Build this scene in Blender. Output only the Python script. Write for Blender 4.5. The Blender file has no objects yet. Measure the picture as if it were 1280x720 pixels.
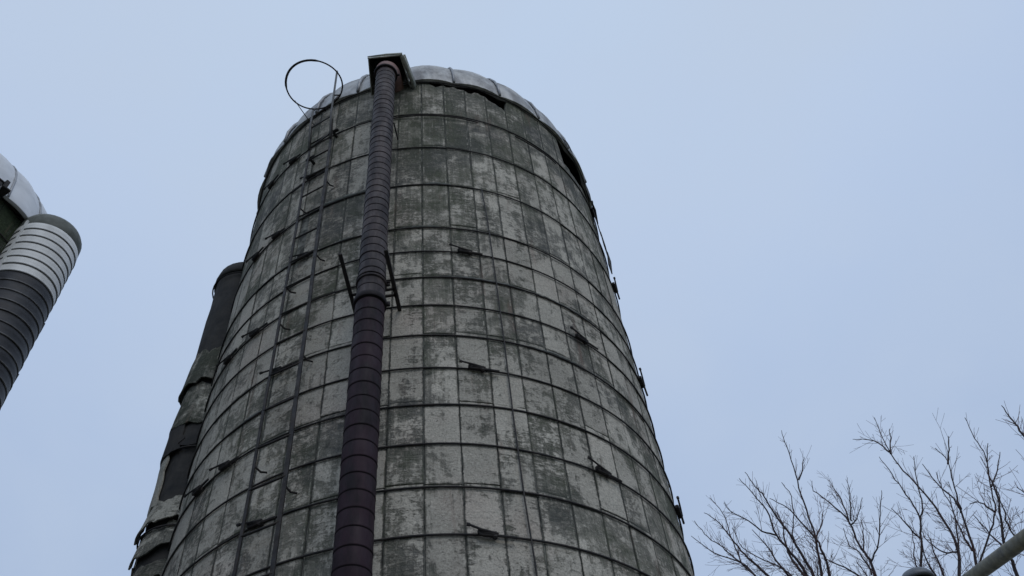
import bpy, bmesh, math, random
from mathutils import Vector, Matrix, noise
PI = math.pi
R_ = math.radians
random.seed(11)
scene = bpy.context.scene
COL = scene.collection
CAMZ = 1.6
F_PX = 1103.3
PITCH, ROLL = 0.90288, -0.13520
FW = Vector((0, math.cos(PITCH), math.sin(PITCH)))
UP0 = Vector((0, -math.sin(PITCH), math.cos(PITCH)))
RT0 = Vector((1, 0, 0))
RT = RT0*math.cos(ROLL) + UP0*math.sin(ROLL)
UP = -RT0*math.sin(ROLL) + UP0*math.cos(ROLL)
CAM = Vector((0, 0, CAMZ))

def at(x, y, D):
    """point seen in direction (x, y) at horizontal distance D (a survey of the tree limbs)"""
    d = (x-640)/F_PX*RT - (y-360)/F_PX*UP + FW
    return CAM + d*(D/math.hypot(d.x, d.y))

# ------------------------------------------------------------------ materials
def mat(name):
    m = bpy.data.materials.new(name); m.use_nodes = True
    nt = m.node_tree; nt.nodes.clear()
    out = nt.nodes.new('ShaderNodeOutputMaterial')
    b = nt.nodes.new('ShaderNodeBsdfPrincipled')
    nt.links.new(b.outputs[0], out.inputs[0])
    return m, nt, b
def N(nt, t, **kw):
    n = nt.nodes.new(t)
    for k, v in kw.items(): setattr(n, k, v)
    return n
def L(nt, a, b): nt.links.new(a, b)
def setv(nt, sock, v):
    if isinstance(v, bpy.types.NodeSocket): nt.links.new(v, sock)
    else: sock.default_value = v
def M(nt, op, a, b=0.0, c=None, clamp=False):
    n = N(nt, 'ShaderNodeMath', operation=op, use_clamp=clamp)
    setv(nt, n.inputs[0], a); setv(nt, n.inputs[1], b)
    if c is not None: setv(nt, n.inputs[2], c)
    return n.outputs[0]
def noise_n(nt, vec, scale, detail=5, rough=0.6, dist=0.0):
    n = N(nt, 'ShaderNodeTexNoise'); n.inputs['Scale'].default_value = scale
    n.inputs['Detail'].default_value = detail; n.inputs['Roughness'].default_value = rough
    n.inputs['Distortion'].default_value = dist
    if vec is not None: L(nt, vec, n.inputs['Vector'])
    return n.outputs['Fac']
def ramp(nt, fac, stops):
    r = N(nt, 'ShaderNodeValToRGB'); L(nt, fac, r.inputs[0])
    e = r.color_ramp.elements
    while len(e) < len(stops): e.new(0.5)
    for i, (p, c) in enumerate(stops):
        e[i].position = p; e[i].color = (*c, 1) if len(c) == 3 else c
    return r.outputs[0]
def g(v): return (v, v, v)
def mixc(nt, f, a, b):
    n = N(nt, 'ShaderNodeMix', data_type='RGBA')
    setv(nt, n.inputs[0], f)
    for s, v in ((n.inputs[6], a), (n.inputs[7], b)):
        if isinstance(v, bpy.types.NodeSocket): L(nt, v, s)
        else: s.default_value = (*v, 1)
    return n.outputs[2]
def scalev(nt, vec, s):
    n = N(nt, 'ShaderNodeVectorMath', operation='MULTIPLY'); L(nt, vec, n.inputs[0]); n.inputs[1].default_value = s
    return n.outputs[0]
def bump(nt, h, b, strength=0.4, dist=0.01):
    n = N(nt, 'ShaderNodeBump'); n.inputs['Strength'].default_value = strength; n.inputs['Distance'].default_value = dist
    L(nt, h, n.inputs['Height']); L(nt, n.outputs[0], b.inputs['Normal'])

def stave_material(name, light, dark, moss, bias=0.0, top_z=10.2):
    m, nt, b = mat(name)
    uv = N(nt, 'ShaderNodeUVMap', uv_map='arc').outputs[0]
    cell = N(nt, 'ShaderNodeUVMap', uv_map='cell').outputs[0]
    seed = N(nt, 'ShaderNodeAttribute', attribute_name='stave_seed').outputs['Fac']
    sep = N(nt, 'ShaderNodeSeparateXYZ'); L(nt, uv, sep.inputs[0])
    comb = N(nt, 'ShaderNodeCombineXYZ'); L(nt, sep.outputs[0], comb.inputs[0]); L(nt, sep.outputs[1], comb.inputs[1])
    L(nt, M(nt, 'MULTIPLY', seed, 9.0), comb.inputs[2])
    v = comb.outputs[0]
    big = noise_n(nt, uv, 0.8, 5, 0.6, 0.3)
    n0 = noise_n(nt, scalev(nt, uv, (1, 0.8, 1)), 2.6, 9, 0.68, 0.5)
    n1 = noise_n(nt, v, 4.5, 9, 0.7, 0.6)
    n2 = noise_n(nt, v, 26, 7, 0.75, 0.5)
    n3 = noise_n(nt, scalev(nt, uv, (17, 1.1, 1)), 1.0, 7, 0.7, 0.3)
    n4 = noise_n(nt, scalev(nt, v, (7, 42, 1)), 1.0, 5, 0.7, 1.0)
    sc = N(nt, 'ShaderNodeSeparateXYZ'); L(nt, cell, sc.inputs[0])
    eu = M(nt, 'ABSOLUTE', M(nt, 'SUBTRACT', sc.outputs[0], 0.5))
    ev = M(nt, 'ABSOLUTE', M(nt, 'SUBTRACT', sc.outputs[1], 0.5))
    edge = M(nt, 'MAXIMUM', M(nt, 'POWER', M(nt, 'MULTIPLY', eu, 2.0), 16.0), M(nt, 'POWER', M(nt, 'MULTIPLY', ev, 2.0), 40.0))
    rough_area = ramp(nt, noise_n(nt, v, 1.3, 3, 0.5), [(0.40, g(0.05)), (0.60, g(0.42))])
    sd2 = M(nt, 'FRACT', M(nt, 'MULTIPLY', seed, 17.3)); sd3 = M(nt, 'FRACT', M(nt, 'MULTIPLY', seed, 5.7))
    dirty = M(nt, 'MULTIPLY', M(nt, 'GREATER_THAN', sd2, 0.82), M(nt, 'MULTIPLY', M(nt, 'ABSOLUTE', M(nt, 'SUBTRACT', sc.outputs[1], sd3)), 0.11))
    dirty = M(nt, 'SUBTRACT', dirty, M(nt, 'MULTIPLY', M(nt, 'LESS_THAN', sd2, 0.22), 0.05))
    def dev(x, k): return M(nt, 'MULTIPLY', M(nt, 'SUBTRACT', x, 0.5), k)
    s = M(nt, 'ADD', 0.5, dev(n0, 0.60))
    for t in (dev(n1, 0.60), M(nt, 'MULTIPLY', M(nt, 'SUBTRACT', n2, 0.5), M(nt, 'ADD', rough_area, 0.25)), dev(n3, 0.34), M(nt, 'MULTIPLY', M(nt, 'SUBTRACT', n4, 0.5), rough_area),
              dev(seed, 0.07), dev(big, 0.50), M(nt, 'MULTIPLY', edge, M(nt, 'MULTIPLY', n1, 0.34)),
              dirty):
        s = M(nt, 'ADD', s, t)
    topf = N(nt, 'ShaderNodeMapRange'); topf.inputs[1].default_value = top_z-4.2; topf.inputs[2].default_value = top_z+0.3
    topf.inputs[3].default_value = 0.0; topf.inputs[4].default_value = 0.12
    L(nt, sep.outputs[1], topf.inputs[0])
    s = M(nt, 'ADD', s, topf.outputs[0])
    s = M(nt, 'ADD', s, bias)
    mask = ramp(nt, s, [(0.468, g(0)), (0.522, g(0.24)), (0.565, g(0.62)), (0.67, g(1))])
    tone = noise_n(nt, v, 1.7, 4, 0.6)
    l2 = mixc(nt, ramp(nt, tone, [(0.3, g(0)), (0.7, g(1))]), tuple(c*0.80 for c in light), tuple(c*1.12 for c in light))
    grain = ramp(nt, noise_n(nt, v, 60, 5, 0.8), [(0.3, g(0.66)), (0.7, g(1.25))])
    warm = ramp(nt, noise_n(nt, uv, 1.1, 4, 0.6), [(0.52, g(0)), (0.72, g(0.5))])
    l2 = mixc(nt, warm, l2, (light[0]*1.02, light[1]*0.90, light[2]*0.90))
    def mul(a, c):
        q = N(nt, 'ShaderNodeMix', data_type='RGBA', blend_type='MULTIPLY'); q.inputs[0].default_value = 1
        L(nt, a, q.inputs[6]); L(nt, c, q.inputs[7]); return q.outputs[2]
    l2 = mul(mul(l2, grain), ramp(nt, seed, [(0, g(0.84)), (1, g(1.12))]))
    d2 = mixc(nt, ramp(nt, noise_n(nt, uv, 0.9, 5, 0.6), [(0.38, g(0)), (0.56, g(1))]), dark, moss)
    d2 = mul(d2, ramp(nt, n2, [(0.35, g(0.65)), (0.7, g(1.7))]))
    c = mixc(nt, mask, l2, d2)
    # pale lime runs and crusts
    run = ramp(nt, noise_n(nt, scalev(nt, v, (30, 3.0, 1)), 1.0, 6, 0.65, 0.5), [(0.64, g(0)), (0.71, g(0.6))])
    c = mixc(nt, run, c, tuple(x*1.10 for x in light))
    fr = M(nt, 'MULTIPLY', M(nt, 'MULTIPLY', M(nt, 'GREATER_THAN', eu, 0.415), M(nt, 'LESS_THAN', eu, 0.462)), ramp(nt, noise_n(nt, scalev(nt, v, (8, 9, 1)), 1.0, 6, 0.75), [(0.50, g(0)), (0.60, g(0.5))]))
    c = mixc(nt, fr, c, tuple(x*1.15 for x in light))
    rag = M(nt, 'MULTIPLY', M(nt, 'GREATER_THAN', M(nt, 'ADD', eu, M(nt, 'MULTIPLY', M(nt, 'SUBTRACT', noise_n(nt, v, 24, 5, 0.85), 0.5), 0.16)), 0.486), ramp(nt, noise_n(nt, scalev(nt, v, (3, 5, 1)), 1.0, 4, 0.7), [(0.42, g(0.15)), (0.54, g(0.9))]))
    c = mixc(nt, rag, c, dark)
    rust = ramp(nt, noise_n(nt, scalev(nt, uv, (7, 0.9, 1)), 1.0, 6, 0.65, 0.3), [(0.60, g(0)), (0.72, g(0.55))])
    c = mixc(nt, rust, c, (0.19, 0.13, 0.11))
    marks = ramp(nt, noise_n(nt, scalev(nt, v, (16, 34, 1)), 1.0, 5, 0.7, 2.2), [(0.60, g(0)), (0.66, g(0.8))])
    c = mixc(nt, ramp(nt, noise_n(nt, v, 75, 5, 0.8), [(0.54, g(0)), (0.66, g(0.62))]), c, dark)
    c = mixc(nt, M(nt, 'MULTIPLY', marks, M(nt, 'MULTIPLY', rough_area, 2.2)), c, dark)
    # pits
    pit = ramp(nt, noise_n(nt, v, 38, 4, 0.6, 0.4), [(0.67, g(0)), (0.72, g(0.8))])
    c = mixc(nt, pit, c, tuple(x*0.6 for x in dark))
    L(nt, c, b.inputs['Base Color'])
    b.inputs['Roughness'].default_value = 0.9
    b.inputs['Specular IOR Level'].default_value = 0.2
    h = M(nt, 'SUBTRACT', M(nt, 'MULTIPLY', n2, 0.9), M(nt, 'MULTIPLY', mask, 0.8))
    bump(nt, h, b, 0.9, 0.02)
    return m

def simple(name, c1, c2, scale=6, rough=0.6, metal=0.0, bmp=0.25, bd=0.004, lo=0.35, hi=0.65, stretch=(1, 1, 1), rr=None, spec=0.4):
    m, nt, b = mat(name)
    tc = N(nt, 'ShaderNodeTexCoord').outputs['Object']
    v = scalev(nt, tc, stretch)
    n1 = noise_n(nt, v, scale, 8, 0.65, 0.2)
    c = mixc(nt, ramp(nt, n1, [(lo, g(0)), (hi, g(1))]), c1, c2)
    L(nt, c, b.inputs['Base Color'])
    b.inputs['Metallic'].default_value = metal; b.inputs['Specular IOR Level'].default_value = spec
    if rr:
        L(nt, ramp(nt, noise_n(nt, v, scale*2.3, 5), [(0.3, g(rr[0])), (0.7, g(rr[1]))]), b.inputs['Roughness'])
    else: b.inputs['Roughness'].default_value = rough
    bump(nt, noise_n(nt, v, scale*4, 6, 0.7), b, bmp, bd)
    return m

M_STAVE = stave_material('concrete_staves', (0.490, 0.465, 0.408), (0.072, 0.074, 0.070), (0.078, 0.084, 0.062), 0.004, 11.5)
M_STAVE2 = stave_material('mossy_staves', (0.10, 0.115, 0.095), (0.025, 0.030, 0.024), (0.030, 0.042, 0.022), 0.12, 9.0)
M_CHUTEP = stave_material('chute_concrete', (0.42, 0.41, 0.36), (0.045, 0.047, 0.043), (0.05, 0.055, 0.042), 0.0, 9.0)
M_MORTAR = simple('joint_mortar', (0.035, 0.037, 0.034), (0.26, 0.265, 0.24), 7, 0.95, lo=0.42, hi=0.66)
M_IRON = simple('dark_iron', (0.020, 0.021, 0.024), (0.045, 0.038, 0.036), 14, 0.7, 0.3)
M_LADDER = simple('ladder_steel', (0.016, 0.016, 0.018), (0.045, 0.038, 0.034), 9, 0.6, 0.4, rr=(0.45, 0.8))
M_RAILUP = simple('worn_galvanised_steel', (0.10, 0.105, 0.11), (0.055, 0.055, 0.055), 8, 0.6, 0.5)
M_ROOF = simple('galvanised_roof', (0.40, 0.405, 0.405), (0.20, 0.20, 0.205), 4.2, 0.5, 0.45, 0.4, 0.02, rr=(0.4, 0.75), stretch=(1, 1, 0.5), lo=0.42, hi=0.6)
M_ROOFRIB = simple('galvanised_rib', (0.34, 0.35, 0.37), (0.20, 0.205, 0.215), 6, 0.5, 0.5)
M_WHITE = simple('white_galvanised', (0.62, 0.63, 0.65), (0.50, 0.51, 0.53), 3, 0.5, 0.2, 0.1, 0.006, rr=(0.4, 0.65))
M_CHW = simple('pale_chute_sheet', (0.50, 0.505, 0.50), (0.68, 0.685, 0.68), 3.2, 0.6, 0.0, 0.12, 0.006, stretch=(1, 1, 0.35))
M_CHD = simple('dark_chute_sheet', (0.014, 0.015, 0.019), (0.036, 0.038, 0.045), 4, 0.55, 0.0, 0.2, 0.006, spec=0.25)
M_CHDL = simple('pale_sheet_lap', (0.07, 0.07, 0.075), (0.20, 0.20, 0.21), 8, 0.6, 0.1)
M_LAPW = simple('grey_sheet_lap', (0.22, 0.225, 0.23), (0.30, 0.305, 0.31), 8, 0.6, 0.0)
M_LID = simple('lichened_lid', (0.085, 0.095, 0.085), (0.18, 0.19, 0.18), 5, 0.8, 0.1)
M_PIPE1 = simple(spec=0.12, name='maroon_painted_pipe', c1=(0.026, 0.014, 0.021), c2=(0.011, 0.008, 0.011), scale=7, lo=0.42, hi=0.6, bmp=0.5, bd=0.006, rr=(0.5, 0.75), stretch=(1, 1, 0.3))
M_PIPE2 = simple(spec=0.15, name='faded_purple_pipe', c1=(0.080, 0.066, 0.068), c2=(0.030, 0.026, 0.030), scale=7, lo=0.42, hi=0.6, bmp=0.5, bd=0.006, rr=(0.5, 0.75), stretch=(1, 1, 0.3))
M_SEAM = simple('pipe_seam', (0.014, 0.012, 0.014), (0.026, 0.022, 0.026), 8, 0.7, spec=0.15)
M_RED = simple('rusty_red_elbow', (0.24, 0.14, 0.12), (0.14, 0.085, 0.08), 7, 0.6, 0.1)
M_HOOD = simple('weathered_hood_metal', (0.50, 0.51, 0.47), (0.20, 0.22, 0.20), 9, 0.6, 0.3)
M_HOODIN = simple('dark_hood_inside', (0.028, 0.036, 0.036), (0.05, 0.06, 0.055), 6, 0.9)  # darker colour for the inward faces of the hood plates
M_TAR_SHADE = simple('tarred_sheet_and_shade', (0.009, 0.010, 0.012), (0.034, 0.032, 0.030), 5, 0.85, 0, 0.5, 0.01)  # tarred sheets; also painted where only the shaded chute interior shows
M_BARK = simple('tree_bark', (0.030, 0.022, 0.026), (0.058, 0.046, 0.048), 9, 0.9, 0, 0.5, 0.01)
M_TWIG = simple('twig_bark', (0.085, 0.042, 0.040), (0.12, 0.066, 0.060), 6, 0.9)
M_POLE = simple('weathered_pipe_paint', (0.21, 0.19, 0.125), (0.085, 0.08, 0.06), 7, 0.65, 0.1, 0.3, 0.004, stretch=(1, 1, 1), rr=(0.45, 0.75))
M_CAP = simple('blue_grey_cap', (0.09, 0.10, 0.12), (0.14, 0.155, 0.18), 5, 0.5, 0.2)
M_CONC = simple('foundation_concrete', (0.26, 0.26, 0.25), (0.16, 0.16, 0.15), 4, 0.9)
M_GRASS = simple('winter_grass', (0.085, 0.090, 0.045), (0.13, 0.115, 0.07), 1.3, 1.0, 0, 0.8, 0.05)
M_GRAVEL = simple('yard_gravel', (0.16, 0.155, 0.15), (0.25, 0.245, 0.235), 14, 1.0, 0, 0.9, 0.02)

# ------------------------------------------------------------------ mesh helpers
def obj(name, bm, mats, parent=None, smooth=False):
    me = bpy.data.meshes.new(name)
    bmesh.ops.recalc_face_normals(bm, faces=bm.faces[:])
    bm.to_mesh(me); bm.free()
    for m in (mats if isinstance(mats, (list, tuple)) else [mats]): me.materials.append(m)
    if smooth:
        for p in me.polygons: p.use_smooth = True
    o = bpy.data.objects.new(name, me); COL.objects.link(o)
    if parent is not None: o.parent = parent
    return o
def tag(o, label=None, cat=None, group=None, kind=None):
    if label: o['label'] = label
    if cat: o['category'] = cat
    if group: o['group'] = group
    if kind: o['kind'] = kind
    return o
def empty(name, loc, label, cat, group=None):
    o = bpy.data.objects.new(name, None); COL.objects.link(o); o.location = loc
    return tag(o, label, cat, group)
def frame(d):
    d = d.normalized(); a = Vector((0, 0, 1)) if abs(d.z) < 0.9 else Vector((1, 0, 0))
    u = d.cross(a).normalized(); return u, d.cross(u).normalized()
def tube(bm, pts, radii, seg=6, cap=True, mi=0):
    pts = [Vector(p) for p in pts]
    if not isinstance(radii, (list, tuple)): radii = [radii]*len(pts)
    rings = []; u = None
    for i, p in enumerate(pts):
        d = (pts[min(i+1, len(pts)-1)]-pts[max(i-1, 0)])
        if d.length < 1e-9: d = Vector((0, 0, 1))
        d.normalize()
        if u is None: u, w = frame(d)
        else:
            u = (u - d*u.dot(d))
            if u.length < 1e-6: u, w = frame(d)
            u.normalize()
        w = d.cross(u)
        rings.append([bm.verts.new(p + (u*math.cos(2*PI*k/seg)+w*math.sin(2*PI*k/seg))*radii[i]) for k in range(seg)])
    for a, b in zip(rings, rings[1:]):
        for k in range(seg):
            f = bm.faces.new((a[k], a[(k+1) % seg], b[(k+1) % seg], b[k])); f.material_index = mi
    if cap and seg > 2:
        bm.faces.new(rings[0][::-1]).material_index = mi; bm.faces.new(rings[-1]).material_index = mi
def ring(bm, c, R, r, n=96, seg=6, wob=0.0, ph=0.0, a0=0, a1=2*PI):
    full = abs(a1-a0-2*PI) < 1e-6
    m = n if full else n+1
    rings = []
    for i in range(m):
        a = a0+(a1-a0)*i/n
        dz = wob*(math.sin(3*a+ph)+0.6*math.sin(7*a+2*ph)+0.4*math.sin(13*a+ph*3))
        rad = Vector((math.sin(a), -math.cos(a), 0))
        p = Vector(c)+rad*R+Vector((0, 0, dz))
        rings.append([bm.verts.new(p + rad*math.cos(2*PI*k/seg)*r + Vector((0, 0, math.sin(2*PI*k/seg)*r))) for k in range(seg)])
    for i in range(n):
        a, b = rings[i], rings[(i+1) % m]
        for k in range(seg): bm.faces.new((a[k], a[(k+1) % seg], b[(k+1) % seg], b[k]))
def box(bm, c, s, rot=None, mi=0, bevel=0.0):
    r = bmesh.ops.create_cube(bm, size=1.0)
    mx = Matrix.Translation(Vector(c)) @ (rot.to_4x4() if rot else Matrix.Identity(4)) @ Matrix.Diagonal((*s, 1))
    bmesh.ops.transform(bm, matrix=mx, verts=r['verts'])
    fs = set(f for v in r['verts'] for f in v.link_faces)
    for f in fs: f.material_index = mi
    if bevel:
        es = list(set(e for f in fs for e in f.edges))
        bmesh.ops.bevel(bm, geom=es, offset=bevel, segments=2, affect='EDGES')
def bar(bm, p, q, w, t, up=Vector((0, 0, 1)), mi=0):
    p, q = Vector(p), Vector(q); d = (q-p); l = d.length; d.normalize()
    s = d.cross(up); 
    if s.length < 1e-4: s = d.cross(Vector((1, 0, 0)))
    s.normalize(); n = s.cross(d)
    m = Matrix((s, d, n)).transposed()
    box(bm, (p+q)/2, (w, l, t), m, mi)
def lathe(bm, c, prof, seg=32, a0=0, a1=2*PI, mi=None):
    """prof: list of (radius, z[, material])"""
    full = abs(a1-a0-2*PI) < 1e-6; m = seg if full else seg+1
    rings = []
    for q in prof:
        r, z = q[0], q[1]
        rings.append([bm.verts.new((c[0]+math.sin(a0+(a1-a0)*k/seg)*r, c[1]-math.cos(a0+(a1-a0)*k/seg)*r, z)) for k in range(m)])
    for i in range(len(prof)-1):
        for k in range(seg):
            f = bm.faces.new((rings[i][k], rings[i][(k+1) % m], rings[i+1][(k+1) % m], rings[i+1][k]))
            if len(prof[i]) > 2: f.material_index = prof[i][2]
def cyl(a, r, z): return Vector((math.sin(a)*r, -math.cos(a)*r, z))

# ------------------------------------------------------------------ stave walls
def stave_wall(name, R, z_top, parent, mats, nst=54, ph=0.1309, broken=None, offs=0.0, sl=0.7542, z_ref=0.0):
    """one mesh: every stave its own bevelled, slightly displaced slab, mortar behind the joints"""
    rnd = random.Random(5)
    bm = bmesh.new()
    uva = bm.loops.layers.uv.new('arc'); uvc = bm.loops.layers.uv.new('cell')
    seedl = bm.faces.layers.float.new('stave_seed')
    da = 2*PI/nst
    def slab(a0, a1, zb, ztops, r0, r1, seed, mi, bev=0.0, tl=0.0):
        n = len(ztops)-1
        def row(r, ins, zz, top=False):
            out = []
            for i in range(n+1):
                a = a0+(a1-a0)*i/n
                ai = a + (ins/R if i == 0 else (-ins/R if i == n else 0))
                z = (ztops[i]-ins) if top else zz+ins
                out.append((ai, z, r+tl*(i/n-0.5)))
            return out
        def mk(lst): return [bm.verts.new(cyl(a, r, z)) for a, z, r in lst]
        ob, ot = mk(row(r1, bev, zb)), mk(row(r1, bev, zb, True))
        mb_, mt_ = (mk(row(r1-bev, 0, zb)), mk(row(r1-bev, 0, zb, True))) if bev else (ob, ot)
        ib, it = mk(row(r0, 0, zb)), mk(row(r0, 0, zb, True))
        fs = []
        for i in range(n):
            fs.append((ob[i], ob[i+1], ot[i+1], ot[i]))
            fs.append((ib[i], it[i], it[i+1], ib[i+1]))
            fs.append((mb_[i], ib[i], ib[i+1], mb_[i+1]))
            fs.append((mt_[i], mt_[i+1], it[i+1], it[i]))
            if bev:
                fs.append((mb_[i], mb_[i+1], ob[i+1], ob[i])); fs.append((ot[i], ot[i+1], mt_[i+1], mt_[i]))
        fs.append((mb_[0], mt_[0], it[0], ib[0])); fs.append((mb_[n], ib[n], it[n], mt_[n]))
        if bev:
            fs.append((mb_[0], ob[0], ot[0], mt_[0])); fs.append((ob[n], mb_[n], mt_[n], ot[n]))
        ztm = max(ztops)
        for vs in fs:
            f = bm.faces.new(vs); f.material_index = mi; f[seedl] = seed
            for l in f.loops:
                co = l.vert.co; a = math.atan2(co.x, -co.y)
                if a < a0-1.0: a += 2*PI
                if a > a1+1.0: a -= 2*PI
                l[uva].uv = (a*R, co.z); l[uvc].uv = ((a-a0)/(a1-a0), (co.z-zb)/max(ztm-zb, 0.01))
    gap = 0.0024
    for j in range(nst):
        a0 = ph+(j-nst)*da if j > nst/2 else ph+j*da
        a1 = a0+da
        azd = math.degrees((a0+a1)/2)
        tops = [z_top]*7
        if broken: tops = broken(azd, [math.degrees(a0+(a1-a0)*i/6) for i in range(7)], z_top)
        z0 = 0.1
        zb = z_ref + (0.011 if j % 2 else 0.0)
        while zb > 0.1: zb -= sl
        zb_first = zb
        segs = []
        jl = [rnd.choice((-0.034, 0.0, 0.0, 0.012, 0.028)) for _ in range(60)]
        def jit(i_, q): return 0 if (q >= z_top-0.01 or q <= z0+0.01) else jl[i_]
        z = max(zb, z0) if zb > z0-0.05 else zb
        while z < z_top-0.02:
            zt = min(z+sl, z_top)
            if z_top-zt < 0.22: zt = z_top
            segs.append((max(z, z0), zt)); z = zt
        segs = [(b_ + (jit(i_, b_)), t_ + (jit(i_+1, t_))) for i_, (b_, t_) in enumerate(segs)]
        for (b_, t_) in segs:
            if t_-b_ < 0.03: continue
            tp = [min(t_-(gap if t_ < z_top else 0), q) for q in tops]
            if min(tp) <= b_+0.05: 
                if max(tp) <= b_+0.08: continue
                tp = [max(q, b_+0.04) for q in tp]
            if max(tp) < z_top-0.001 or t_ < z_top: pass
            d = rnd.gauss(0, 0.0022)+offs
            d = max(-0.004, min(0.005, d))
            slab(a0+gap/R*rnd.uniform(0.7, 1.5), a1-gap/R*rnd.uniform(0.7, 1.5), b_+gap*0.4, tp, R-0.055, R+d, rnd.random(), 0, 0.0025, max(-0.004, min(0.004, rnd.gauss(0, 0.002))))
            slab(a0-0.0001, a1+0.0001, b_-0.002, [q-0.012 for q in tp], R-0.052, R-rnd.uniform(0.004, 0.0085), rnd.random(), 1)
    return obj(name, bm, mats, parent)

def make_hoop(parent, R, z, k, lugs, r=0.0078):
    bm = bmesh.new(); ring(bm, (0, 0, z), R+r+0.003, r, 140, 6, 0.0035, k*1.7)
    h = obj('hoop', bm, M_IRON, parent, True)
    for a in lugs:
        a = R_(a)
        t = Vector((math.cos(a), math.sin(a), 0)); rad = cyl(a, 1, 0)
        b = bmesh.new()
        c = cyl(a, R+0.028, z)
        rot = Matrix((t, rad, Vector((0, 0, 1)))).transposed()
        lr = random.Random(int(k*31+math.degrees(a)))
        tl = lr.uniform(0.085, 0.135); up_ = lr.uniform(0.022, 0.045)
        box(b, c+t*0.02+Vector((0, 0, 0.002)), (0.085, 0.042, 0.032), rot @ Matrix.Rotation(0.10, 3, 'Y'), 0, 0.007)
        box(b, c+t*0.060-Vector((0, 0, 0.008)), (0.030, 0.036, 0.048), rot, 0, 0.006)
        box(b, c-t*0.035+Vector((0, 0, 0.010)), (0.028, 0.034, 0.040), rot, 0, 0.006)
        tube(b, [c-t*tl+rad*0.034+Vector((0, 0, up_)), c-t*0.03+rad*0.026+Vector((0, 0, 0.014)), c+t*0.08+rad*0.014+Vector((0, 0, -0.004))], 0.0078, 6)
        tube(b, [c-t*(tl+0.012)+rad*0.034+Vector((0, 0, up_)), c-t*(tl-0.010)+rad*0.034+Vector((0, 0, up_-0.003))], 0.0115, 6)
        tube(b, [c+t*lr.uniform(0.14, 0.20)+rad*0.004-Vector((0, 0, 0.020)), c+t*0.05+rad*0.010-Vector((0, 0, 0.014)), c-t*0.04+rad*0.008-Vector((0, 0, 0.008))], 0.0095, 6)
        obj('lug', b, M_IRON, h)
    return h

def dome(parent, R, z0, ng, m_sheet, m_rib, rib_h=0.03, flare=0.03, ph=0.0, seed=1, sag=None, name='roof'):
    """dome of gores: each gore bulges a little and has a rolled eave, ribs stand along the seams"""
    rnd = random.Random(seed); bm = bmesh.new(); nv = 14; nu = 6
    nrow = []
    tot = ng*nu
    for j in range(nv+1):
        e = (PI/2*0.985)*j/nv
        row = []
        for i in range(tot):
            a = ph+2*PI*i/tot; u = (i % nu)/nu
            bul = math.sin(u*PI)*0.028*math.cos(e)
            lip = flare*max(0, 1-j/1.2)
            rr = (R+lip+bul)*math.cos(e); zz = z0+(R)*math.sin(e)*0.955+bul*math.sin(e)
            zz += (sag(a) if sag else 0)*max(0, 1-j/4)
            row.append(bm.verts.new(cyl(a, rr, zz)))
        nrow.append(row)
    for j in range(nv):
        for i in range(tot):
            bm.faces.new((nrow[j][i], nrow[j][(i+1) % tot], nrow[j+1][(i+1) % tot], nrow[j+1][i]))
    bm.faces.new(nrow[-1])
    # rolled eave returning under the sheet
    low = [bm.verts.new(v.co*1.0+Vector((0, 0, -0.012))) for v in nrow[0]]
    inn = [bm.verts.new(Vector((v.co.x*(1-0.05/R), v.co.y*(1-0.05/R), v.co.z-0.010))) for v in nrow[0]]
    for i in range(tot):
        k = (i+1) % tot
        bm.faces.new((low[i], low[k], nrow[0][k], nrow[0][i])); bm.faces.new((inn[i], inn[k], low[k], low[i]))
    o = obj(name, bm, m_sheet, parent, True)
    for i in range(ng):
        a = ph+2*PI*i/ng; b = bmesh.new()
        pts = []; rad = []
        hh = rib_h*rnd.uniform(0.85, 1.4)
        for j in range(13):
            e = (PI/2*0.96)*j/12
            out = hh*(1.0 if j else 0.6)*(1+0.8*math.exp(-((j-1)/1.1)**2))
            sg = (sag(a) if sag else 0)*max(0, 1-j*nv/12/4)
            pts.append(cyl(a, (R+out*0.55+(flare if j == 0 else 0))*math.cos(e), z0+(R+out*0.55)*math.sin(e)*0.955+sg)); rad.append(max(0.016, hh*0.62) if j < 3 else max(0.014, hh*0.5))
        tube(b, pts, rad, 6)
        obj('rib', b, m_rib, o, True)
    return o

# ================================================================== MAIN SILO
AX = Vector((-1.0284, 6.6824, 0)); R = 2.19; H0 = 3.379+CAMZ; HS = 0.3771; ZT = 9.86+CAMZ
silo = empty('concrete_silo', AX, 'tall grey concrete stave silo with iron hoops, peeling pale plaster and a dark blower pipe', 'silo', 'farm silos')
def broken(azd, azs, zt):
    out = []
    for a in azs:
        z = zt+0.004*math.sin(a*1.3)
        if 10 < a < 32: z -= 0.03+0.05*abs(math.sin(a*0.9))+0.03*noise.noise(Vector((a*0.4, 3, 0)))
        if 19 < a < 31: z -= 0.05*abs(math.sin((a-19)*PI/6))
        if 28 < a < 34.4: z -= 0.06+0.26*((a-28)/6.2)**1.6
        if 56.5 < a < 84: z -= 0.60
        if 48 < a <= 56.5: z -= 0.04
        out.append(z)
    return out
wall = stave_wall('wall', R, ZT, silo, [M_STAVE, M_MORTAR], ph=0.1309-2*PI/54*0+R_(0), broken=broken, z_ref=H0-13*HS+0.030)
bm = bmesh.new(); lathe(bm, (0, 0), [(R+0.16, -0.3), (R+0.16, 0.09), (R+0.14, 0.115), (R-0.02, 0.115)], 72); obj('foundation', bm, M_CONC, silo)

lug_base = {0: 17.3, 1: -24.0, 2: 43.3, 3: 75.0}
for k in list(range(-12, 10))+[11, 13, 15]:
    ls = [lug_base[k % 4]+120*i+1.1*math.sin(k*2.3+i) for i in range(3)]
    if k % 4 == 3: ls.append(-35.0)
    make_hoop(silo, R, H0+k*HS, k, ls)
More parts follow.
